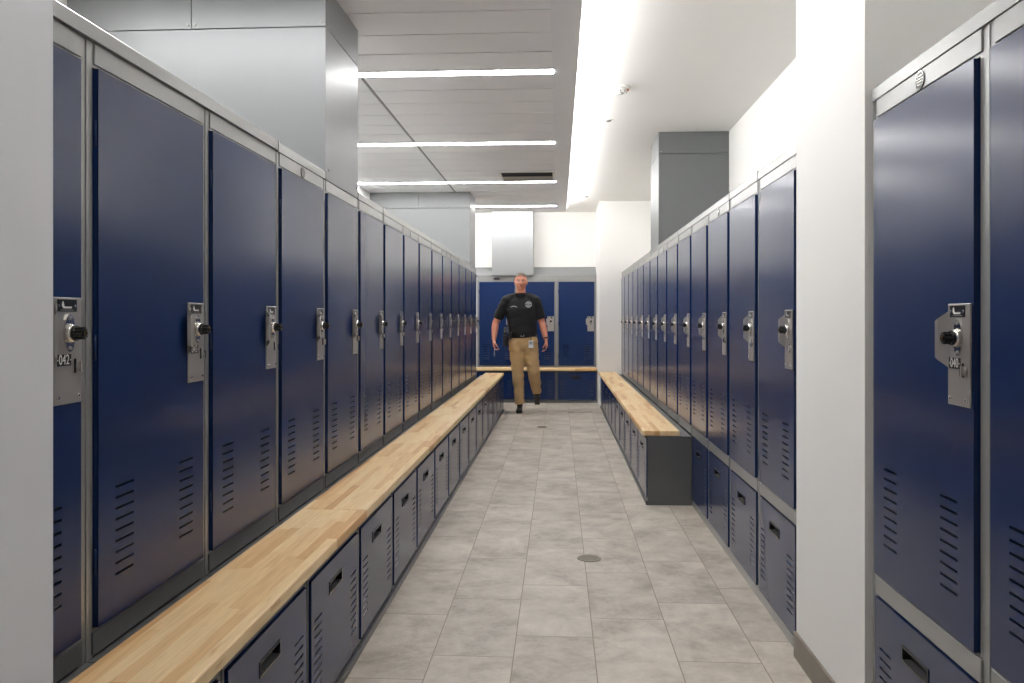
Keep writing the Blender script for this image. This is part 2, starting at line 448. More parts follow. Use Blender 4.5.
protoL = make_locker(WL, False, .60, 'charcoal')  # left mid rail coloured charcoal to stand in for shade above the bench
protoR = make_locker(WR, True)
protoRB = make_locker(WR, False)
protoB = make_locker(WB, True, .29)
protoN = make_locker(.62, True)
def place(proto, used, loc, rz):
    o = proto if not used else dup(proto)
    o.location = loc; o.rotation_euler = (0, 0, rz)
    return o
rb_used = False
left = []
for k in range(NL):
    left.append(dup(protoL))
    o = left[-1]; o.location = (-AL, YL0 + k * WL, .012); o.rotation_euler = (0, 0, PI / 2)
    if k == 0: lab = 'navy gear locker 042, cut off by the pale wall end, first in the left row'
    else: lab = 'navy gear locker above the long left bench, %s from the pale wall end' % ORD[k]
    tag(o, lab, 'locker', 'navy gear lockers of the left row')
right = []
for k in range(NR):   # k counts from the white pillar
    used = protoR if k < 4 else protoRB
    o = dup(used)
    o.location = (AR, YR_END + (k + 1) * WR, 0); o.rotation_euler = (0, 0, -PI / 2)
    if k < 4: lab = 'navy locker with a lower door down to the floor, %s beyond the white pillar' % ORD[k]
    else: lab = 'navy locker behind the short right bench, %s beyond the white pillar' % ORD[k]
    tag(o, lab, 'locker', 'navy lockers of the right row beyond the pillar')
    right.append(o)
near = []
for k in range(2):
    o = dup(protoN)
    o.location = (.920, 2.388 - k * .62, 0); o.rotation_euler = (0, 0, -PI / 2)
    tag(o, ['navy locker numbered 040 with a steel lock plate, just in front of the white pillar',
            'navy locker cut by the right picture edge, next to locker 040'][k], 'locker', 'near right lockers in front of the pillar')
    near.append(o)
back = []
YBF = 12.44
for k in range(3):
    o = dup(protoB); o.location = (-1.272 + k * WB, YBF, 0)
    tag(o, ['navy end wall locker behind the walking person, leftmost of three', 'navy end wall locker, middle of three, beside the person',
            'navy end wall locker, rightmost of three, against the white wall'][k], 'locker', 'navy lockers of the end wall')
    back.append(o)
for p in (protoL, protoR, protoRB, protoB, protoN):
    tree = [p] + kids(p) + [g for c in kids(p) for g in kids(c)]
    for q in tree: bpy.data.objects.remove(q)
def plate_of(o): return [c for c in kids(o) if c.name.startswith('lock_plate')][0]
add_number(plate_of(left[0]), WL, '042'); add_number(plate_of(left[1]), WL, '043'); add_number(plate_of(near[0]), .62, '040')
for k in (3, 7, 10): add_badge(left[k], WL)
for k in (1 + 1, 6): add_badge(right[k], WR)
add_badge(near[0], .62)

# crowns: folded caps three lockers long, each stepping a little over the next
def crown(name, X, Y0, Y1, sgn, lab, z=ZSEAM, group='grey caps along the locker tops'):
    b = MB()
    L = Y1 - Y0
    prof = [(-.007, .0), (-.007, .034), (-.003, .0385), (.60, .0385), (.60, .0), (.55, .0), (.55, .030), (.004, .030), (.004, .0)]
    prof = [(p[0] * 1.0, p[1]) for p in prof]
    b.prism(prof, 'x', .0008, L - .0008, M['frame'])
    # joint clip at the far end
    b.box(L - .006, L + .0005, -.0095, .03, .0, .0405, M['frame'])
    o = b.build(name)
    if sgn < 0: o.location = (X, Y0, z); o.rotation_euler = (0, 0, PI / 2)
    else: o.location = (X, Y1, z); o.rotation_euler = (0, 0, -PI / 2)
    return tag(o, lab, 'trim cap', group)
secs = [(0, 3), (3, 6), (6, 9), (9, 12), (12, 15)]
COL1 = (3.640, 4.235); 
for i, (a, c) in enumerate(secs):
    y0, y1 = YL0 + a * WL, YL0 + c * WL
    lab = 'grey cap along the left locker tops, %s section from the pale wall end' % ORD[i]
    if i == 1:
        crown('cap_strip', -AL - .0, y0, COL1[0] - .002, -1, 'short grey cap ending at the nearer metal column', ZSEAM + .0125)
        crown('cap_strip', -AL - .0, COL1[1] + .002, y1, -1, 'short grey cap just beyond the near grey column', ZSEAM + .0125)
    elif i == 4:
        crown('cap_strip', -AL, y0, 9.70, -1, 'grey cap ending at the far grey column above the left row', ZSEAM + .0125)
    else: crown('cap_strip', -AL + (.006 if i == 0 else 0), y0, y1 - .002, -1, lab, ZSEAM + .0125)
rs = [(0, 1), (1, 2), (2, 5), (5, 8), (8, 11), (11, 14)]
CR1 = (7.31, 7.93)
for i, (a, c) in enumerate(rs):
    y0, y1 = YR_END + a * WR, YR_END + c * WR
    lab = 'grey cap on the right locker tops, %s section beyond the white pillar' % ORD[i]
    if i == 3:
        crown('cap_strip', AR, y0 + .002, CR1[0] - .002, 1, 'grey cap on the right lockers ending at the dark column', ZSEAM + .0005)
        if y1 > CR1[1] + .05: crown('cap_strip', AR, CR1[1] + .002, y1, 1, 'short grey cap on the right lockers just beyond the dark column', ZSEAM + .0005)
    else: crown('cap_strip', AR, y0 + .002, y1, 1, lab, ZSEAM + .0005)
crown('cap_strip', .920, 1.15, 2.387, 1, 'grey cap on the near right lockers beside the pillar', ZSEAM + .0005)
b = MB(); 
b.prism([(-.004, 0), (-.004, .034), (.0, .038), (.29, .038), (.29, 0)], 'x', 0, WB * 3, M['frame'])
o = b.build('cap_strip', None, (-1.272, YBF, ZSEAM + .0005)); tag(o, 'grey cap along the top of the end wall lockers', 'trim cap')

# ------------------------------------------------------------------ bench cabinets
def make_bench_cabinet(W, h, depth):
    root = thing('bench_cabinet')
    st = .020
    b = MB()
    b.holed([.0006, W - .0006], [.0, h], [(st, W - st, .045, h - .018)], 0, .02, M['charcoal'])
    b.box(.001, .012, .02, depth, 0, h - .012, M['charcoal']); b.box(W - .012, W - .001, .02, depth, 0, h - .012, M['charcoal'])
    b.box(.012, W - .012, depth - .012, depth, 0, h - .012, M['charcoal'])
    b.box(.001, W - .001, .0, depth, h - .012, h, M['charcoal'], .001)
    b.box(.0, W, -.014, 0, 0, .030, M['charcoal'], .002)
    b.box(.001, .011, -.003, 0, .03, h - .001, M['charcoal'], .001)
    b.build('body', root)
    low_door(root, W, .048, h - .022, st, h - .105)
    return root
hL, hR = .492, .473
cL = make_bench_cabinet(WL, hL, .315); cR = make_bench_cabinet(WR, hR, .298)
for k in range(NL + 1):
    o = cL if k == NL else dup(cL)
    o.location = (-.765, YL0 + k * WL, 0); o.rotation_euler = (0, 0, PI / 2)
    tag(o, ('low cabinet under the left bench, %s along from the near end' % ORD[k]) if k < NL else 'last low cabinet at the far free end of the left bench, beside the person', 'cabinet', 'low cabinets under the left bench')
for k in range(4, NR):
    o = cR if k == NR - 1 else dup(cR)
    o.location = (.612, YR_END + (k + 1) * WR, 0); o.rotation_euler = (0, 0, -PI / 2)
    tag(o, ['low cabinet with the plain charcoal end panel at the near end of the right bench'][0] if k == 4 else 'low cabinet under the right bench, %s from its charcoal end panel' % ORD[k - 4], 'cabinet', 'low cabinets under the right bench')
# low cabinets in front of the end wall are the lockers' own lower section here: build them as bench cabinets of the end wall
cB = make_bench_cabinet(WB, .487, .27)
for k in range(3):
    o = cB if k == 2 else dup(cB)
    o.location = (-1.272 + k * WB, 12.12, 0)
    tag(o, ['low navy cabinet under the end wall bench, at the left behind the person', 'low navy cabinet under the middle of the end wall bench', 'low navy cabinet under the right end of the end wall bench'][k], 'cabinet', 'low cabinets under the end wall bench')

def bench_top(X0, X1, Y0, Y1, z0, z1, lab, grp, along='y'):
    b = MB()
    if along == 'y':
        L, D = Y1 - Y0, abs(X1 - X0)
        b.box(0.0006, L - .0006, 0, D, 0, z1 - z0, M['wood'], .006, 3)
        o = b.build('maple_bench'); o.rotation_euler = (0, 0, PI / 2)
        o.location = (max(X0, X1), Y0, z0)
    else:
        b.box(0, X1 - X0, 0, Y1 - Y0, 0, z1 - z0, M['wood'], .006, 3)
        o = b.build('maple_bench'); o.location = (X0, Y0, z0)
    for f in o.data.polygons: f.use_smooth = False
    return tag(o, lab, 'bench top', grp)
bench_top(-1.012, -.752, YL0, 3.09, .492, .530, 'maple plank bench top nearest the camera, along the left lockers', 'maple boards of the left bench')
bench_top(-1.012, -.752, 3.09, 6.72, .492, .530, 'maple bench top board in the middle of the left bench', 'maple boards of the left bench')
bench_top(-1.012, -.752, 6.72, 10.985, .492, .530, 'maple bench top board at the far end of the left bench', 'maple boards of the left bench')
bench_top(.578, .830, 5.518, 11.55, .473, .510, 'maple bench top along the right lockers, above a charcoal end panel', None)
bench_top(-1.272, .582, 12.085, 12.385, .487, .524, 'maple bench top crossing the end wall behind the person', None, 'x')

# ------------------------------------------------------------------ room shell
b = MB(); b.box(-3.2, 2.4, -3.2, 13.2, -.1, 0, M['floor']); struct(b, 'floor', 'grey stone tile floor')
b = MB(); b.box(-3.2, 2.4, -3.2, 13.2, ZC2, ZC2 + .1, M['ceil']); struct(b, 'ceiling', 'white upper ceiling')
b = MB(); b.box(XWL - .15, XWL, -3.2, YBACK, 0, ZC2, M['paint']); struct(b, 'wall_left')
b = MB(); b.box(XWR, XWR + .15, -3.2, 13.0, 0, ZC2, M['paint']); struct(b, 'wall_right')
b = MB(); b.box(-3.2, 2.4, YBACK, YBACK + .15, 0, ZC2, M['paint']); struct(b, 'wall_back')
b = MB(); b.box(-3.2, 2.4, -3.2, -3.05, 0, ZC2, M['paint_grey']); struct(b, 'wall_front')
b = MB(); b.box(.590, XWR, 11.575, YBACK, 0, ZC2, M['paint']); struct(b, 'wall_end', 'white wall return at the far right')
b = MB(); b.box(.900, XWR, 2.402, 3.078, 0, ZC2, M['paint']); struct(b, 'wall_pillar', 'white pillar on the right')
b = MB(); b.box(.890, .900, 2.395, 3.08, 0, .095, M['basetile']); struct(b, 'baseboard_right', 'stone baseboard on the pillar')
b = MB(); b.box(XWL, -.712, -3.05, 1.085, 0, ZC, M['paint_grey']); struct(b, 'wall_near', 'pale grey wall end at the left edge')
# raised plinth below the left lockers
b = MB(); b.box(-AL - .60, -AL, YL0, YL0 + NL * WL, 0, .012, M['charcoal']); struct(b, 'trim_1')
# plank ceiling, two fields split by a groove
b = MB()
mods = [(-3.0 + 2 * i) for i in range(7)] 
Y_ends = 11.5
lights_y = [-1, 1.0, 3.0, 5.0, 7.02, 9.03, 10.97]
edges = []
prev = -3.05
for ly in lights_y + [None]:
    a0 = prev; a1 = (ly - .055) if ly is not None else Y_ends
    n = max(1, round((a1 - a0) / .315))
    for i in range(n):
        y0 = a0 + (a1 - a0) * i / n + .0065; y1 = a0 + (a1 - a0) * (i + 1) / n - .0065
        b.box(XWL, -1.278, y0, y1, ZC, ZC + .02, M['plank']); b.box(-1.254, -.040, y0, y1, ZC, ZC + .02, M['plank'])
    if ly is not None: prev = ly + .055
b.box(XWL, -.04, -3.05, Y_ends, ZC + .0215, ZC + .03, M['vent_dark']); b.box(-1.2775, -1.2545, -3.05, Y_ends, ZC + .005, ZC + .0212, M['frame'])
struct(b, 'ceiling_planks', 'white plank ceiling with dark joints')
b = MB(); b.box(-.040, .119, -3.05, Y_ends, ZC, ZC2, M['bulk']); b.box(XWL, -.040, Y_ends - .02, Y_ends, ZC, ZC2, M['bulk'])
struct(b, 'ceiling_bulkhead', 'pale grey bulkhead edge')
for i, ly in enumerate(lights_y):
    if i == 0: continue
    t = thing('linear_light', (0, ly, ZC), 0, 'long slim ceiling light crossing the plank ceiling, %s' % ['behind the camera', 'just above the camera', 'above the near left lockers', 'nearest in view, beside the grey column',
             'second in view from the grey column', 'third in view, beside the ceiling vent', 'farthest, at the end of the plank ceiling'][i], 'ceiling light', 'linear lights of the plank ceiling')
    xl = XWL + .01 if i != 1 else -.708
    b = MB(); b.box(xl + .01, -.034, -.042, .042, -.004, .010, M['light']); b.build('diffuser', t)
    b = MB()
    b.box(xl, -.030, -.0575, -.042, -.003, .0216, M['alu_white']); b.box(xl, -.030, .042, .0575, -.003, .0216, M['alu_white'])
    b.box(xl, -.030, -.042, .042, .011, .0216, M['alu_white']); b.build('housing', t)
b = MB(); b.box(.1195, .1225, 1.5, Y_ends - .02, ZC + .035, ZC + .085, M['cove']); b.box(XWL + .05, .1, Y_ends + .0005, Y_ends + .0035, ZC + .035, ZC + .085, M['fill_back'])
o = b.build('cove_light'); tag(o, 'continuous hidden light strip on the side of the ceiling bulkhead, with an added fill strip across its end', 'cove light')

# metal clad columns -------------------------------------------------
def clad(name, x0, x1, y0, y1, z0, zt, seam, vseam, m, lab, mtop=None):
    r = thing(name, ((x0 + x1) / 2, (y0 + y1) / 2, z0), 0, lab, 'column cladding')
    ox, oy = (x0 + x1) / 2, (y0 + y1) / 2
    def part(nm, bx):
        b = MB()
        for q in bx: b.box(q[0] - ox, q[1] - ox, q[2] - oy, q[3] - oy, q[4] - z0, q[5] - z0, q[6], .0012)
        b.build(nm, r)
    mt = mtop or m
    part('lower_panel', [(x0, x1, y0, y1, z0, seam - .002, m)])
    xs = [x0] + vseam + [x1]
    for i in range(len(xs) - 1):
        part('upper_panel', [(xs[i] + (.0015 if i else 0), xs[i + 1] - (.0015 if i < len(xs) - 2 else 0), y0, y1, seam + .002, zt, mt)])
    b = MB()
    for vx in vseam + [x1 - .02 if x1 < 0 else x0 + .02]:
        for dx in ((-.018, .018) if vx in vseam else (0,)):
            b.cyl((vx + dx - ox, y0 - oy, seam + .02 - z0), (vx + dx - ox, y0 - oy - .004, seam + .02 - z0), .006, .004, M['steel'], 10)
    sx = (x1 if x1 < 0 else x0); sg = 1 if x1 < 0 else -1
    for yy in (y0 + .05, y1 - .03):
        for zz in (z0 + .05, seam + .02, ):
            b.cyl((sx - ox, yy - oy, zz - z0), (sx + sg * .004 - ox, yy - oy, zz - z0), .006, .004, M['steel'], 10)
    b.build('rivets', r)
    return r
clad('metal_clad_column', XWL, -AL + .005, COL1[0], COL1[1], 1.926, ZC, 2.635, [-1.717], M['panel'], 'brushed grey metal clad column rising from the left lockers, nearer one')
clad('metal_clad_column', XWL, -AL + .005, 9.705, 10.30, 1.926, ZC, 2.635, [-1.717], M['panel'], 'grey metal clad column above the far end of the left lockers')
clad('metal_clad_column', AR - .005, XWR, CR1[0], CR1[1], 1.9125, ZC2, 2.777, [], M['panel_shaded'], 'grey metal clad column above the right lockers, colour darkened for shade')
clad('metal_clad_column', -1.035, -.395, 12.37, 12.745, 1.9505, ZC2, 2.96, [], M['panel'], 'grey metal panel on the end wall above the person')
# grey ledge above the end lockers
for (xa, xb, lab) in ((XWL, -1.037, 'grey metal filler ledge above the end lockers, left of the wall panel'), (-.393, .588, 'grey metal filler ledge above the end lockers, right of the wall panel')):
    b = MB(); b.prism([(YBF + .02, 1.951), (YBF + .02, 1.965), (12.66, 2.075), (12.66, 2.095), (12.745, 2.095), (12.745, 1.951)], 'x', xa, xb, M['panel'])
    tag(b.build('filler_ledge'), lab, 'metal ledge', 'grey ledges on the end wall')
b = MB(); b.box(-.045, .045, -.018, 0, -.012, .012, M['black'], .004); b.box(-.02, .02, -.026, -.018, -.006, .006, M['black'], .002)
tag(b.build('black_bumper', None, (-.965, YBF - .0045, 1.900)), 'small black bumper on the grey rail left of the person\'s head', 'bumper')

# ceiling vent, smoke detector, sprinklers, drains -------------------
t = thing('ceiling_vent', (-.335, 8.62, ZC), 0, 'square grey ceiling air vent in the plank ceiling by the third light', 'air vent')
b = MB(); b.box(-.285, .285, -.25, .25, -.006, -.001, M['charcoal']); b.build('backing', t)
b = MB(); b.box(-.30, -.272, -.265, .265, -.016, -.0005, M['alu_white'], .003); b.box(.272, .30, -.265, .265, -.016, -.0005, M['alu_white'], .003)
b.box(-.272, .272, -.265, -.238, -.016, -.0005, M['alu_white'], .003); b.box(-.272, .272, .238, .265, -.016, -.0005, M['alu_white'], .003); b.build('frame', t)
b = MB()
for i in range(7):
    y = .05 + i * .03
    b.prism([(y, -.006), (y + .022, -.022), (y + .024, -.020), (y + .003, -.005)], 'x', -.27, .27, M['steel'])
for i in range(4):
    y = -.225 + i * .055
    b.prism([(y, -.006), (y + .012, -.022), (y + .014, -.021), (y + .003, -.005)], 'x', -.27, .27, M['vent_dark'])
b.build('louvres', t)
t = thing('smoke_detector', (.44, 5.88, ZC2), 0, 'round white smoke detector on the upper ceiling', 'smoke detector')
b = MB(); b.cyl((0, 0, -.0005), (0, 0, -.016), .085, .082, M['alu_white'], 36); b.build('base_plate', t)
b = MB(); b.cyl((.008, 0, -.016), (.008, 0, -.045), .056, .045, M['alu_white'], 32); b.cyl((.008, 0, -.045), (.008, 0, -.055), .030, .024, M['alu_white'], 24)
for k in range(8):
    a = k * PI / 4; b.box(.008 + .045 * math.cos(a) - .006, .008 + .045 * math.cos(a) + .006, .045 * math.sin(a) - .006, .045 * math.sin(a) + .006, -.043, -.028, M['frame'])
b.build('sensor_head', t)
b = MB(); b.box(.052, .075, -.014, .014, -.026, -.0165, M['red'], .004); tag(b.build('indicator_lens', t), 'red lens')
for (x, y, lab) in ((.425, 6.85, 'small sprinkler cap on the white ceiling beyond the smoke detector'), (.385, 11.1, 'tiny sprinkler cap on the white ceiling at the far end')):
    t = thing('sprinkler_cap', (x, y, ZC2), 0, lab, 'sprinkler', 'sprinkler caps in the white ceiling')
    b = MB(); b.cyl((0, 0, -.0005), (0, 0, -.004), .042, .040, M['alu_white'], 28); b.build('cover_ring', t)
    b = MB(); b.cyl((0, 0, -.004), (0, 0, -.012), .026, .020, M['frame'], 20); b.build('sprinkler_head', t)
for (x, y, lab) in ((.163, 4.27, 'round metal floor drain nearer the camera'), (-.195, 9.40, 'round metal floor drain near the person\'s feet')):
    t = thing('floor_drain', (x, y, 0), 0, lab, 'floor drain', 'round drains in the tiled floor')
    b = MB(); b.cyl((0, 0, .0004), (0, 0, .0035), .064, .061, M['drain'], 32); b.build('drain_rim', t)
    b = MB()
    for i in range(-4, 5):
        w = math.sqrt(max(0, .05 ** 2 - (i * .011) ** 2))
        if w > .01: b.box(-w, w, i * .011 - .0022, i * .011 + .0022, .0034, .0042, M['basetile'])
    b.build('drain_grate', t)

#PERSON-BEGIN
# ------------------------------------------------------------------ the walking person
from mathutils.bvhtree import BVHTree
M['skin'] = plain('skin', rgb(214, 142, 114), .5, 0, .08, 9)
M['hair'] = plain('short_grey_hair', rgb(120, 100, 88), .8, 0, .3, 120, bump=.4)
M['shirt'] = plain('black_polo_cloth', rgb(22, 23, 26), .8, 0, .15, 60, bump=.3)
M['khaki'] = plain('khaki_cloth', rgb(196, 164, 118), .85, 0, .08, 18, bump=.4)
M['leather'] = plain('black_leather', rgb(20, 19, 19), .4, 0, .1, 60)
M['emblem'] = plain('grey_thread', rgb(165, 168, 172), .7)
M['card'] = plain('white_card', rgb(228, 232, 238), .3)
M['lip'] = plain('lip', rgb(176, 104, 92), .5)
M['iris'] = plain('iris', rgb(45, 38, 32), .2)
PX, PY = -.53, 10.90

def tube(b, pts, n=20, cap=True):
    """pts: (x,y,z,rx,ry); rings across the path, rx on the side nearest world X, ry nearest world Y"""
    P = [Vector(p[:3]) for p in pts]; rings = []
    for i, p in enumerate(pts):
        t = (P[min(i + 1, len(P) - 1)] - P[max(i - 1, 0)]).normalized()
        ref = Vector((1, 0, 0)) if abs(t.x) < .85 else Vector((0, 0, 1))
        yv = t.cross(ref).normalized(); xv = yv.cross(t).normalized()
        rings.append([b.verts.new(P[i] + xv * p[3] * math.cos(a) + yv * p[4] * math.sin(a)) for a in [2 * PI * k / n for k in range(n)]])
    for i in range(len(rings) - 1):
        for k in range(n):
            b.faces.new((rings[i][k], rings[i][(k + 1) % n], rings[i + 1][(k + 1) % n], rings[i + 1][k]))
    if cap:
        b.faces.new(rings[0][::-1]); b.faces.new(rings[-1])
def blob(b, c, r, n=16, rot=None):
    t = bmesh.new(); bmesh.ops.create_uvsphere(t, u_segments=n, v_segments=n // 2 + 2, radius=1)
    mt = Matrix.Translation(c) @ (rot or Matrix.Identity(4)) @ Matrix.Diagonal((*r, 1))
    vm = {v: b.verts.new(mt @ v.co) for v in t.verts}
    for f in t.faces: b.faces.new([vm[v] for v in f.verts])
    t.free()
def tree_bm(b, kd=None):
    bmesh.ops.recalc_face_normals(b, faces=b.faces)
def melt(b, name, m, parent, voxel, smooth=4, noise=0.0):
    tree_bm(b)
    me = bpy.data.meshes.new(name); b.to_mesh(me); b.free()
    o = bpy.data.objects.new(name, me); col.objects.link(o)
    md = o.modifiers.new('r', 'REMESH'); md.mode = 'VOXEL'; md.voxel_size = voxel; md.adaptivity = 0
    if smooth:
        s = o.modifiers.new('s', 'SMOOTH'); s.factor = .5; s.iterations = smooth
    dg = bpy.context.evaluated_depsgraph_get(); dg.update()
    me2 = bpy.data.meshes.new_from_object(o.evaluated_get(dg)); o.modifiers.clear(); o.data = me2; me2.name = name
    bpy.data.meshes.remove(me)
    me2.materials.clear(); me2.materials.append(m)
    for p in me2.polygons: p.use_smooth = True
    if noise:
        from mathutils import noise as nz
        for v in me2.vertices:
            q = Vector((v.co.x * 9, v.co.y * 9, v.co.z * 20))
            v.co += v.normal * noise * nz.noise(q)
    o.parent = parent
    return o

person = thing('person', (PX, PY, 0), 0, 'person in black polo shirt and khaki trousers walking towards the camera', 'person')
JS = {  # joints, relative to the person's origin
 'shL': (-.180, .0, 1.530), 'elL': (-.335, .02, 1.215), 'wrL': (-.345, -.10, .985),
 'shR': (.212, .0, 1.530), 'elR': (.305, .05, 1.215), 'wrR': (.362, -.02, .985)}
def vadd(a, d, k): return tuple(a[i] + d[i] * k for i in range(3))
def arm(b, sh, el, wr, g=0.0, upto=1.0):
    sg = 1 if sh[0] > .016 else -1
    blob(b, (sh[0] - sg * .012, sh[1], sh[2] - .012), (.072 + g, .070 + g, .070 + g), 20)
    tube(b, [(.016 + sg * .05, .012, 1.585, .045 + g, .050 + g), (sh[0] - sg * .01, .0, 1.545, .045 + g, .056 + g)], 18)
    return arm_(b, sh, el, wr, g, upto)
def arm_(b, sh, el, wr, g=0.0, upto=1.0):
    sh, el, wr = Vector(sh), Vector(el), Vector(wr)
    q = lambda v, rx, ry: (*v, rx + g, ry + g)
    pts = [q(sh + Vector((0, 0, .015)), .054, .056), q(sh.lerp(el, .12), .062, .066), q(sh.lerp(el, .4), .060, .062)]
    if upto < 1: pts += [q(sh.lerp(el, upto), .060, .062)]
    else:
        pts += [q(sh.lerp(el, .75), .051, .053), q(el, .046, .049), q(el.lerp(wr, .25), .049, .050), q(el.lerp(wr, .6), .041, .039), q(el.lerp(wr, .93), .030, .026), q(wr, .027, .022)]
    tube(b, pts)
def hand(b, wr, d, nrm, curl=1.0, side=(0, -1, 0)):
    w = Vector(wr); d = Vector(d).normalized(); n = Vector(nrm).normalized(); s = Vector(side); s = (s - d * s.dot(d)).normalized()
    n = (n - d * n.dot(d) - s * n.dot(s)).normalized()
    # palm as a stretched ellipsoid chain
    rings = []
    for t, rs, rn in ((-.01, .026, .021), (.02, .034, .020), (.055, .042, .018), (.09, .043, .015), (.098, .038, .011)):
        c = w + d * t
        rings.append([b.verts.new(c + s * rs * math.cos(a) + n * rn * math.sin(a)) for a in [2 * PI * k / 16 for k in range(16)]])
    for i in range(len(rings) - 1):
        for k in range(16): b.faces.new((rings[i][k], rings[i][(k + 1) % 16], rings[i + 1][(k + 1) % 16], rings[i + 1][k]))
    b.faces.new(rings[0][::-1]); b.faces.new(rings[-1])
    for off, ln, r in ((.031, .93, .0092), (.0105, 1.05, .0094), (-.0105, .98, .0090), (-.031, .78, .0082)):
        p = w + d * .085 + s * off; a = .30 * curl; path = [(p, r)]
        for seg, da in ((.046, .65), (.030, .75), (.024, .5)):
            p = p + (d * math.cos(a) + n * math.sin(a) + s * off * .6) * seg * ln; path.append((p, r * .93)); a += da * curl
        tube(b, [(*q, rr, rr) for q, rr in path], 10)
        blob(b, path[-1][0], (r * .9,) * 3, 10)
    p0 = w + d * .025 + s * .022 + n * .006; p1 = p0 + (d * .75 + s * .55 + n * .35).normalized() * .045; p2 = p1 + (d * .85 + s * .1 + n * .55).normalized() * .034; p3 = p2 + (d * .8 - s * .2 + n * .6).normalized() * .024
    tube(b, [(*p0, .014, .014), (*p1, .0115, .0115), (*p2, .0105, .0105), (*p3, .0085, .0085)], 10); blob(b, p3, (.0085,) * 3, 10)

legA = [(-.035, .0, .93), (-.025, -.015, .55), (.000, .02, .10)]       # planted
legB = [(.130, .0, .93), (.195, -.04, .54), (.225, .30, .24)]         # trailing, heel lifted
def leg(b, L, g=0.0, top=.0):
    h, k, a = map(Vector, L)
    q = lambda v, rx, ry: (*v, rx + g, ry + g)
    tube(b, [q(h + Vector((0, 0, .03)), .092, .105), q(h.lerp(k, .2), .088, .098), q(h.lerp(k, .6), .068, .076), q(k, .056, .062), q(k.lerp(a, .12), .054, .062),
             q(k.lerp(a, .35), .052, .062), q(k.lerp(a, .7), .040, .046), q(k.lerp(a, .97), .036, .042)])
HX, HZ = .016, 1.0
# body: one continuous skin
b = bmesh.new()
tube(b, [(.045, .0, .88, .14, .10), (.045, .0, .97, .165, .115), (.035, .0, 1.10, .150, .108), (.025, .0, 1.25, .160, .112), (.018, -.005, 1.40, .178, .118), (.016, .0, 1.50, .165, .100), (.016, .01, 1.56, .10, .07), (.016, .01, 1.60, .068, .066), (.016, .0, 1.70, .062, .066)], 28)
arm(b, JS['shL'], JS['elL'], JS['wrL']); arm(b, JS['shR'], JS['elR'], JS['wrR'])
hand(b, JS['wrL'], (.03, -.25, -1), (1, .1, 0), 1.25); hand(b, JS['wrR'], (.08, -.05, -1), (-1, -.2, 0), 1.0)
leg(b, legA); leg(b, legB)
# head: cranium, jaw, brow, nose, ears
hz = 1.785
blob(b, (HX, .012, hz + .022), (.083, .098, .098), 28)
blob(b, (HX, -.022, hz - .035), (.074, .074, .087), 24)
blob(b, (HX, -.052, hz - .098), (.036, .034, .026), 16)
tube(b, [(HX, -.012, hz - .015, .070, .080), (HX, -.016, hz - .07, .069, .072), (HX, -.02, hz - .105, .052, .056)], 24)
blob(b, (HX, -.080, hz + .022), (.050, .014, .011), 16)
tube(b, [(HX, -.084, hz + .012, .008, .010), (HX, -.098, hz - .012, .010, .012), (HX, -.108, hz - .030, .014, .012), (HX, -.092, hz - .040, .013, .010)], 14)
for sg in (-1, 1):
    blob(b, (HX + sg * .014, -.095, hz - .034), (.009, .011, .008), 10)
    blob(b, (HX + sg * .085, .012, hz - .012), (.008, .020, .032), 14, Matrix.Rotation(sg * -.25, 4, 'Z'))
    blob(b, (HX + sg * .040, -.072, hz - .022), (.020, .018, .018), 12)
blob(b, (HX, -.088, hz - .062), (.022, .012, .007), 12); blob(b, (HX, -.086, hz - .072), (.019, .012, .007), 12)
melt(b, 'body', M['skin'], person, .0055, 3)
# hair: very short crop with sideburns
b = bmesh.new(); blob(b, (HX, .016, hz + .026), (.0850, .0995, .0985), 28)
for v in list(b.verts):
    if v.co.z < hz + .035 + max(0, -v.co.y) * .35 - max(0, v.co.y) * .9: b.verts.remove(v)
me = bpy.data.meshes.new('hair'); b.to_mesh(me); b.free(); me.materials.append(M['hair'])
for p in me.polygons: p.use_smooth = True
o = bpy.data.objects.new('hair', me); col.objects.link(o); o.parent = person
md = o.modifiers.new('t', 'SOLIDIFY'); md.thickness = .004
for sg in (-1, 1):
    t = MB(); c = (HX + sg * .030, -.0815, hz + .002); t.ball(c, .0115, M['card'], (1.15, .6, .62)); t.ball((c[0], c[1] - .0055, c[2]), .0052, M['iris'], (1, .5, 1)); t.build('eye', person)
    t = MB(); t.ball((HX + sg * .030, -.0905, hz + .024), .018, M['hair'], (1, .25, .22)); t.build('eyebrow', person)
t = MB(); t.ball((HX, -.0975, hz - .067), .019, M['lip'], (1, .2, .28)); t.build('mouth', person)
# shirt
b = bmesh.new()
tube(b, [(.045, .0, 1.035, .190, .150), (.040, -.01, 1.10, .200, .160), (.030, -.01, 1.25, .202, .158), (.018, -.008, 1.40, .214, .152), (.016, .0, 1.50, .196, .122), (.016, .01, 1.560, .125, .085), (.016, .01, 1.605, .078, .074)], 32)
arm(b, JS['shL'], JS['elL'], JS['wrL'], .014, .80); arm(b, JS['shR'], JS['elR'], JS['wrR'], .014, .80)
shirt = melt(b, 'polo_shirt', M['shirt'], person, .009, 4, .006)
t = MB()
for sg in (-1, 1):
    t.prism([(HX + sg * .004, 1.592), (HX + sg * .030, 1.552), (HX + sg * .066, 1.585), (HX + sg * .066, 1.618), (HX + sg * .05, 1.628)], 'y', -.094, -.070, M['shirt'])
bm2 = bmesh.new(); tube(bm2, [(HX, .008, 1.592, .080, .082), (HX, .01, 1.622, .070, .074)], 28, False); t.merge(bm2, M['shirt'])
t.build('collar', shirt)
# trousers
b = bmesh.new()
tube(b, [(.050, .0, .85, .165, .125), (.050, .0, .92, .200, .140), (.047, .0, 1.0, .196, .142), (.043, .0, 1.055, .188, .140)], 30)
leg(b, legA, .028); leg(b, legB, .028)
trousers = melt(b, 'trousers', M['khaki'], person, .010, 4, .012)
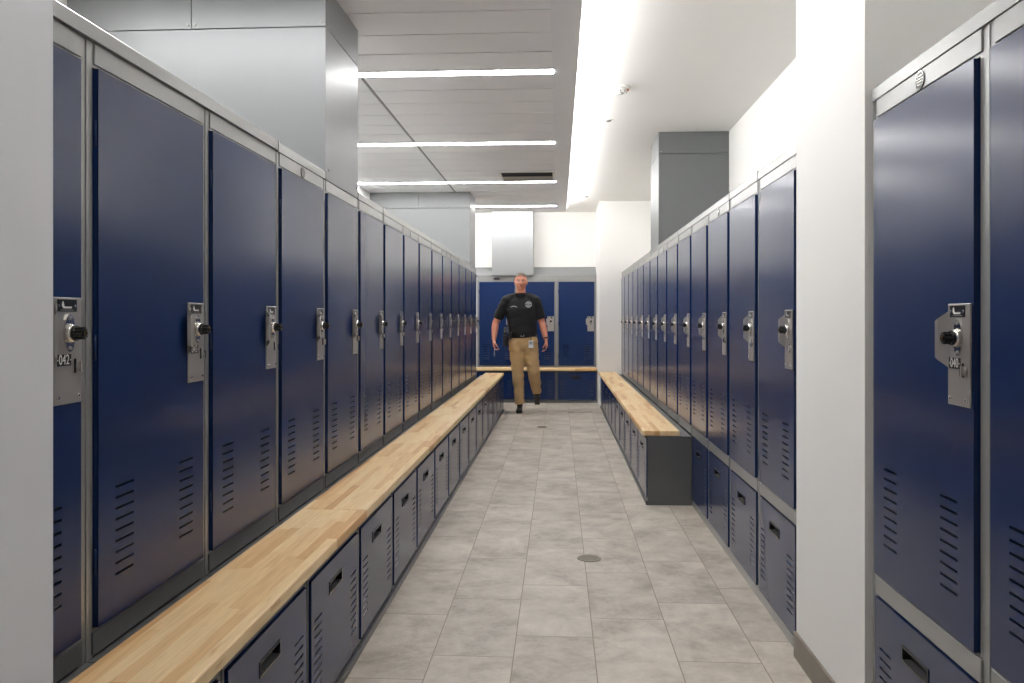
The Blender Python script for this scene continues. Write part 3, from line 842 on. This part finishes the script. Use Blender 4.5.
# belt, buckle, holster
b = bmesh.new(); tube(b, [(.043, .0, 1.030, .198, .150), (.043, .0, 1.070, .196, .150)], 32)
belt = melt(b, 'belt', M['leather'], person, .008, 1)
t = MB(); t.box(.018, .068, -.162, -.148, 1.032, 1.068, M['steel'], .004, 2); t.box(.030, .056, -.165, -.161, 1.040, 1.060, M['leather'], .002); t.build('buckle', belt)
t = MB()
t.box(-.225, -.160, -.095, .005, .900, 1.060, M['leather'], .012, 2); t.box(-.220, -.170, -.070, .030, 1.05, 1.10, M['black'], .006, 2)
t.prism([(-.01, 1.07), (.035, 1.07), (.062, 1.160), (.020, 1.168)], 'x', -.220, -.180, M['black'])
t.build('holster', belt)
t = MB(); t.box(-.150, -.100, -.160, -.118, 1.00, 1.095, M['leather'], .010, 2); t.box(-.145, -.105, -.164, -.159, 1.06, 1.092, M['leather'], .003); t.build('belt_pouch', belt)
# shoes
def shoe(c, rx):
    t = bmesh.new()
    blob(t, (0, .055, .045), (.040, .055, .045)); blob(t, (0, -.02, .045), (.042, .08, .038)); blob(t, (0, -.115, .034), (.046, .062, .030)); blob(t, (0, .055, .085), (.042, .045, .045))
    tube(t, [(0, .10, .012, .038, .013), (0, .02, .012, .036, .013), (0, -.08, .012, .046, .013), (0, -.165, .014, .034, .012)], 16)
    o = melt(t, 'shoe', M['leather'], person, .006, 2)
    s = MB(); s.prism([(-.036, .105), (.036, .105), (.034, .0), (.047, -.10), (.034, -.168), (-.034, -.168), (-.047, -.10), (-.034, .0)], 'z', .0, .018, M['black'])
    s.build('sole', o)
    s = MB()
    for i in range(4): s.box(-.020, .020, -.040 - i * .017, -.033 - i * .017, .0795 - i * .0045, .0855 - i * .0045, M['black'], .002)
    s.build('laces', o)
    o.location = c; o.rotation_euler = (rx, 0, 0)
shoe((.000, -.02, .0), 0); shoe((.228, .345, .115), -.62)
# badge, name tag, card, watch
bv = BVHTree.FromObject(shirt, bpy.context.evaluated_depsgraph_get())
def patch(name, cx, cz, w, h, shape, m, parent, lab, bvh):
    t = bmesh.new(); n = 22; V = {}
    for i in range(n + 1):
        for j in range(n + 1):
            u, v = -1 + 2 * i / n, -1 + 2 * j / n
            x, z = cx + u * w / 2, cz + v * h / 2
            hit = bvh.ray_cast(Vector((x, -1, z)), Vector((0, 1, 0)))
            if hit[0] is None: continue
            V[(i, j)] = t.verts.new((x, hit[0].y - .003, z))
    for i in range(n):
        for j in range(n):
            u, v = -1 + 2 * (i + .5) / n, -1 + 2 * (j + .5) / n
            if shape(u, v) and all(k in V for k in ((i, j), (i + 1, j), (i + 1, j + 1), (i, j + 1))):
                t.faces.new((V[(i, j)], V[(i + 1, j)], V[(i + 1, j + 1)], V[(i, j + 1)]))
    for v in [v for v in t.verts if not v.link_faces]: t.verts.remove(v)
    me = bpy.data.meshes.new(name); t.to_mesh(me); t.free(); me.materials.append(m)
    o = bpy.data.objects.new(name, me); col.objects.link(o); o.parent = parent
    s = o.modifiers.new('t', 'SOLIDIFY'); s.thickness = .0015
    return tag(o, lab)
patch('chest_emblem', .125, 1.470, .095, .085, lambda u, v: (u * u * 1.1 + v * v < .95 and not (.45 < (u * u + v * v) ** .5 < .6 and abs(u) < .8)) and not (abs(v + .1) < .07), M['emblem'], shirt, 'grey round embroidered chest emblem', bv)
patch('chest_lettering', -.075, 1.440, .095, .030, lambda u, v: abs(v - .35 + .8 * u * u) < .45 and abs(math.sin(u * 18)) > .25, M['emblem'], shirt, 'grey embroidered lettering on the chest', bv)
bt = BVHTree.FromObject(trousers, bpy.context.evaluated_depsgraph_get())
t = MB(); t.box(.128, .190, -.176, -.173, .885, .985, M['card'], .0012); t.box(.136, .182, -.1775, -.1758, .93, .97, M['emblem']); t.cyl((.159, -.173, .985), (.159, -.148, 1.035), .004, .004, M['black'], 8)
tag(t.build('id_card', belt), 'white identity card hanging from the belt')
wv = Vector(JS['wrR']); ev = Vector(JS['elR']); wc = wv.lerp(ev, .12); dd = (ev - wv).normalized()
t = MB(); bm2 = bmesh.new(); a0 = wc - dd * .012; a1 = wc + dd * .012
tube(bm2, [(*a0, .031, .028), (*a1, .032, .029)], 24); t.merge(bm2, M['black']); t.cyl(wc + Vector((.026, -.008, 0)), wc + Vector((.038, -.010, 0)), .018, .017, M['black'], 20)
t.build('watch', person)
# keys in the hand
t = thing('key_ring', (PX - .335, PY - .150, .842), 0, 'bunch of keys on a ring held in the walking person\'s hand', 'keys')
b2 = MB(); rn = bmesh.new()
R_, r_ = .022, .0020; n1, n2 = 28, 8; G = [[rn.verts.new(((0), (R_ + r_ * math.cos(2 * PI * j / n2)) * math.cos(2 * PI * i / n1), (R_ + r_ * math.cos(2 * PI * j / n2)) * math.sin(2 * PI * i / n1)))for j in range(n2)] for i in range(n1)]
for i in range(n1):
    for j in range(n2): G[i][j].co.x = r_ * math.sin(2 * PI * j / n2)
for i in range(n1):
    for j in range(n2): rn.faces.new((G[i][j], G[(i + 1) % n1][j], G[(i + 1) % n1][(j + 1) % n2], G[i][(j + 1) % n2]))
b2.merge(rn, M['chrome']); b2.build('ring', t)
for i, an in enumerate((-.7, -.25, .2, .65)):
    b2 = MB(); mt = Matrix.Rotation(an, 4, 'X') @ Matrix.Translation((.003 * i - .005, 0, -.020))
    kb = MB(); kb.cyl((-.0011, 0, -.012), (.0011, 0, -.012), .012, .012, M['steel'], 16); kb.box(-.0011, .0011, -.004, .004, -.058, -.020, M['steel'])
    for q in range(3): kb.box(-.0011, .0011, .004, .0065, -.054 + q * .010, -.049 + q * .010, M['steel'])
    b2.merge(kb.bm, M['steel'] if i != 3 else M['black'], mt); b2.build('key', t)
#PERSON-END

# ------------------------------------------------------------------ camera, world, view
cam = bpy.data.cameras.new('camera'); co = bpy.data.objects.new('camera', cam); col.objects.link(co)
F = 797.0
cam.sensor_width = 36; cam.lens = F * 36 / 1024
cam.shift_y = -23 / 1024
cam.clip_start = .05
co.location = (0, 0, H)
co.rotation_euler = (PI / 2, 0, math.atan(46.5 / F))
scene.camera = co
w = bpy.data.worlds.new('world'); scene.world = w; w.use_nodes = True
w.node_tree.nodes['Background'].inputs[0].default_value = (.9, .95, 1, 1); w.node_tree.nodes['Background'].inputs[1].default_value = .02
vs = scene.view_settings
vs.view_transform = 'Standard'; vs.look = 'None'; vs.gamma = 1; vs.use_curve_mapping = False
vs.exposure = 1.06
scene.cycles.max_bounces = 14; scene.cycles.diffuse_bounces = 10; scene.cycles.glossy_bounces = 6
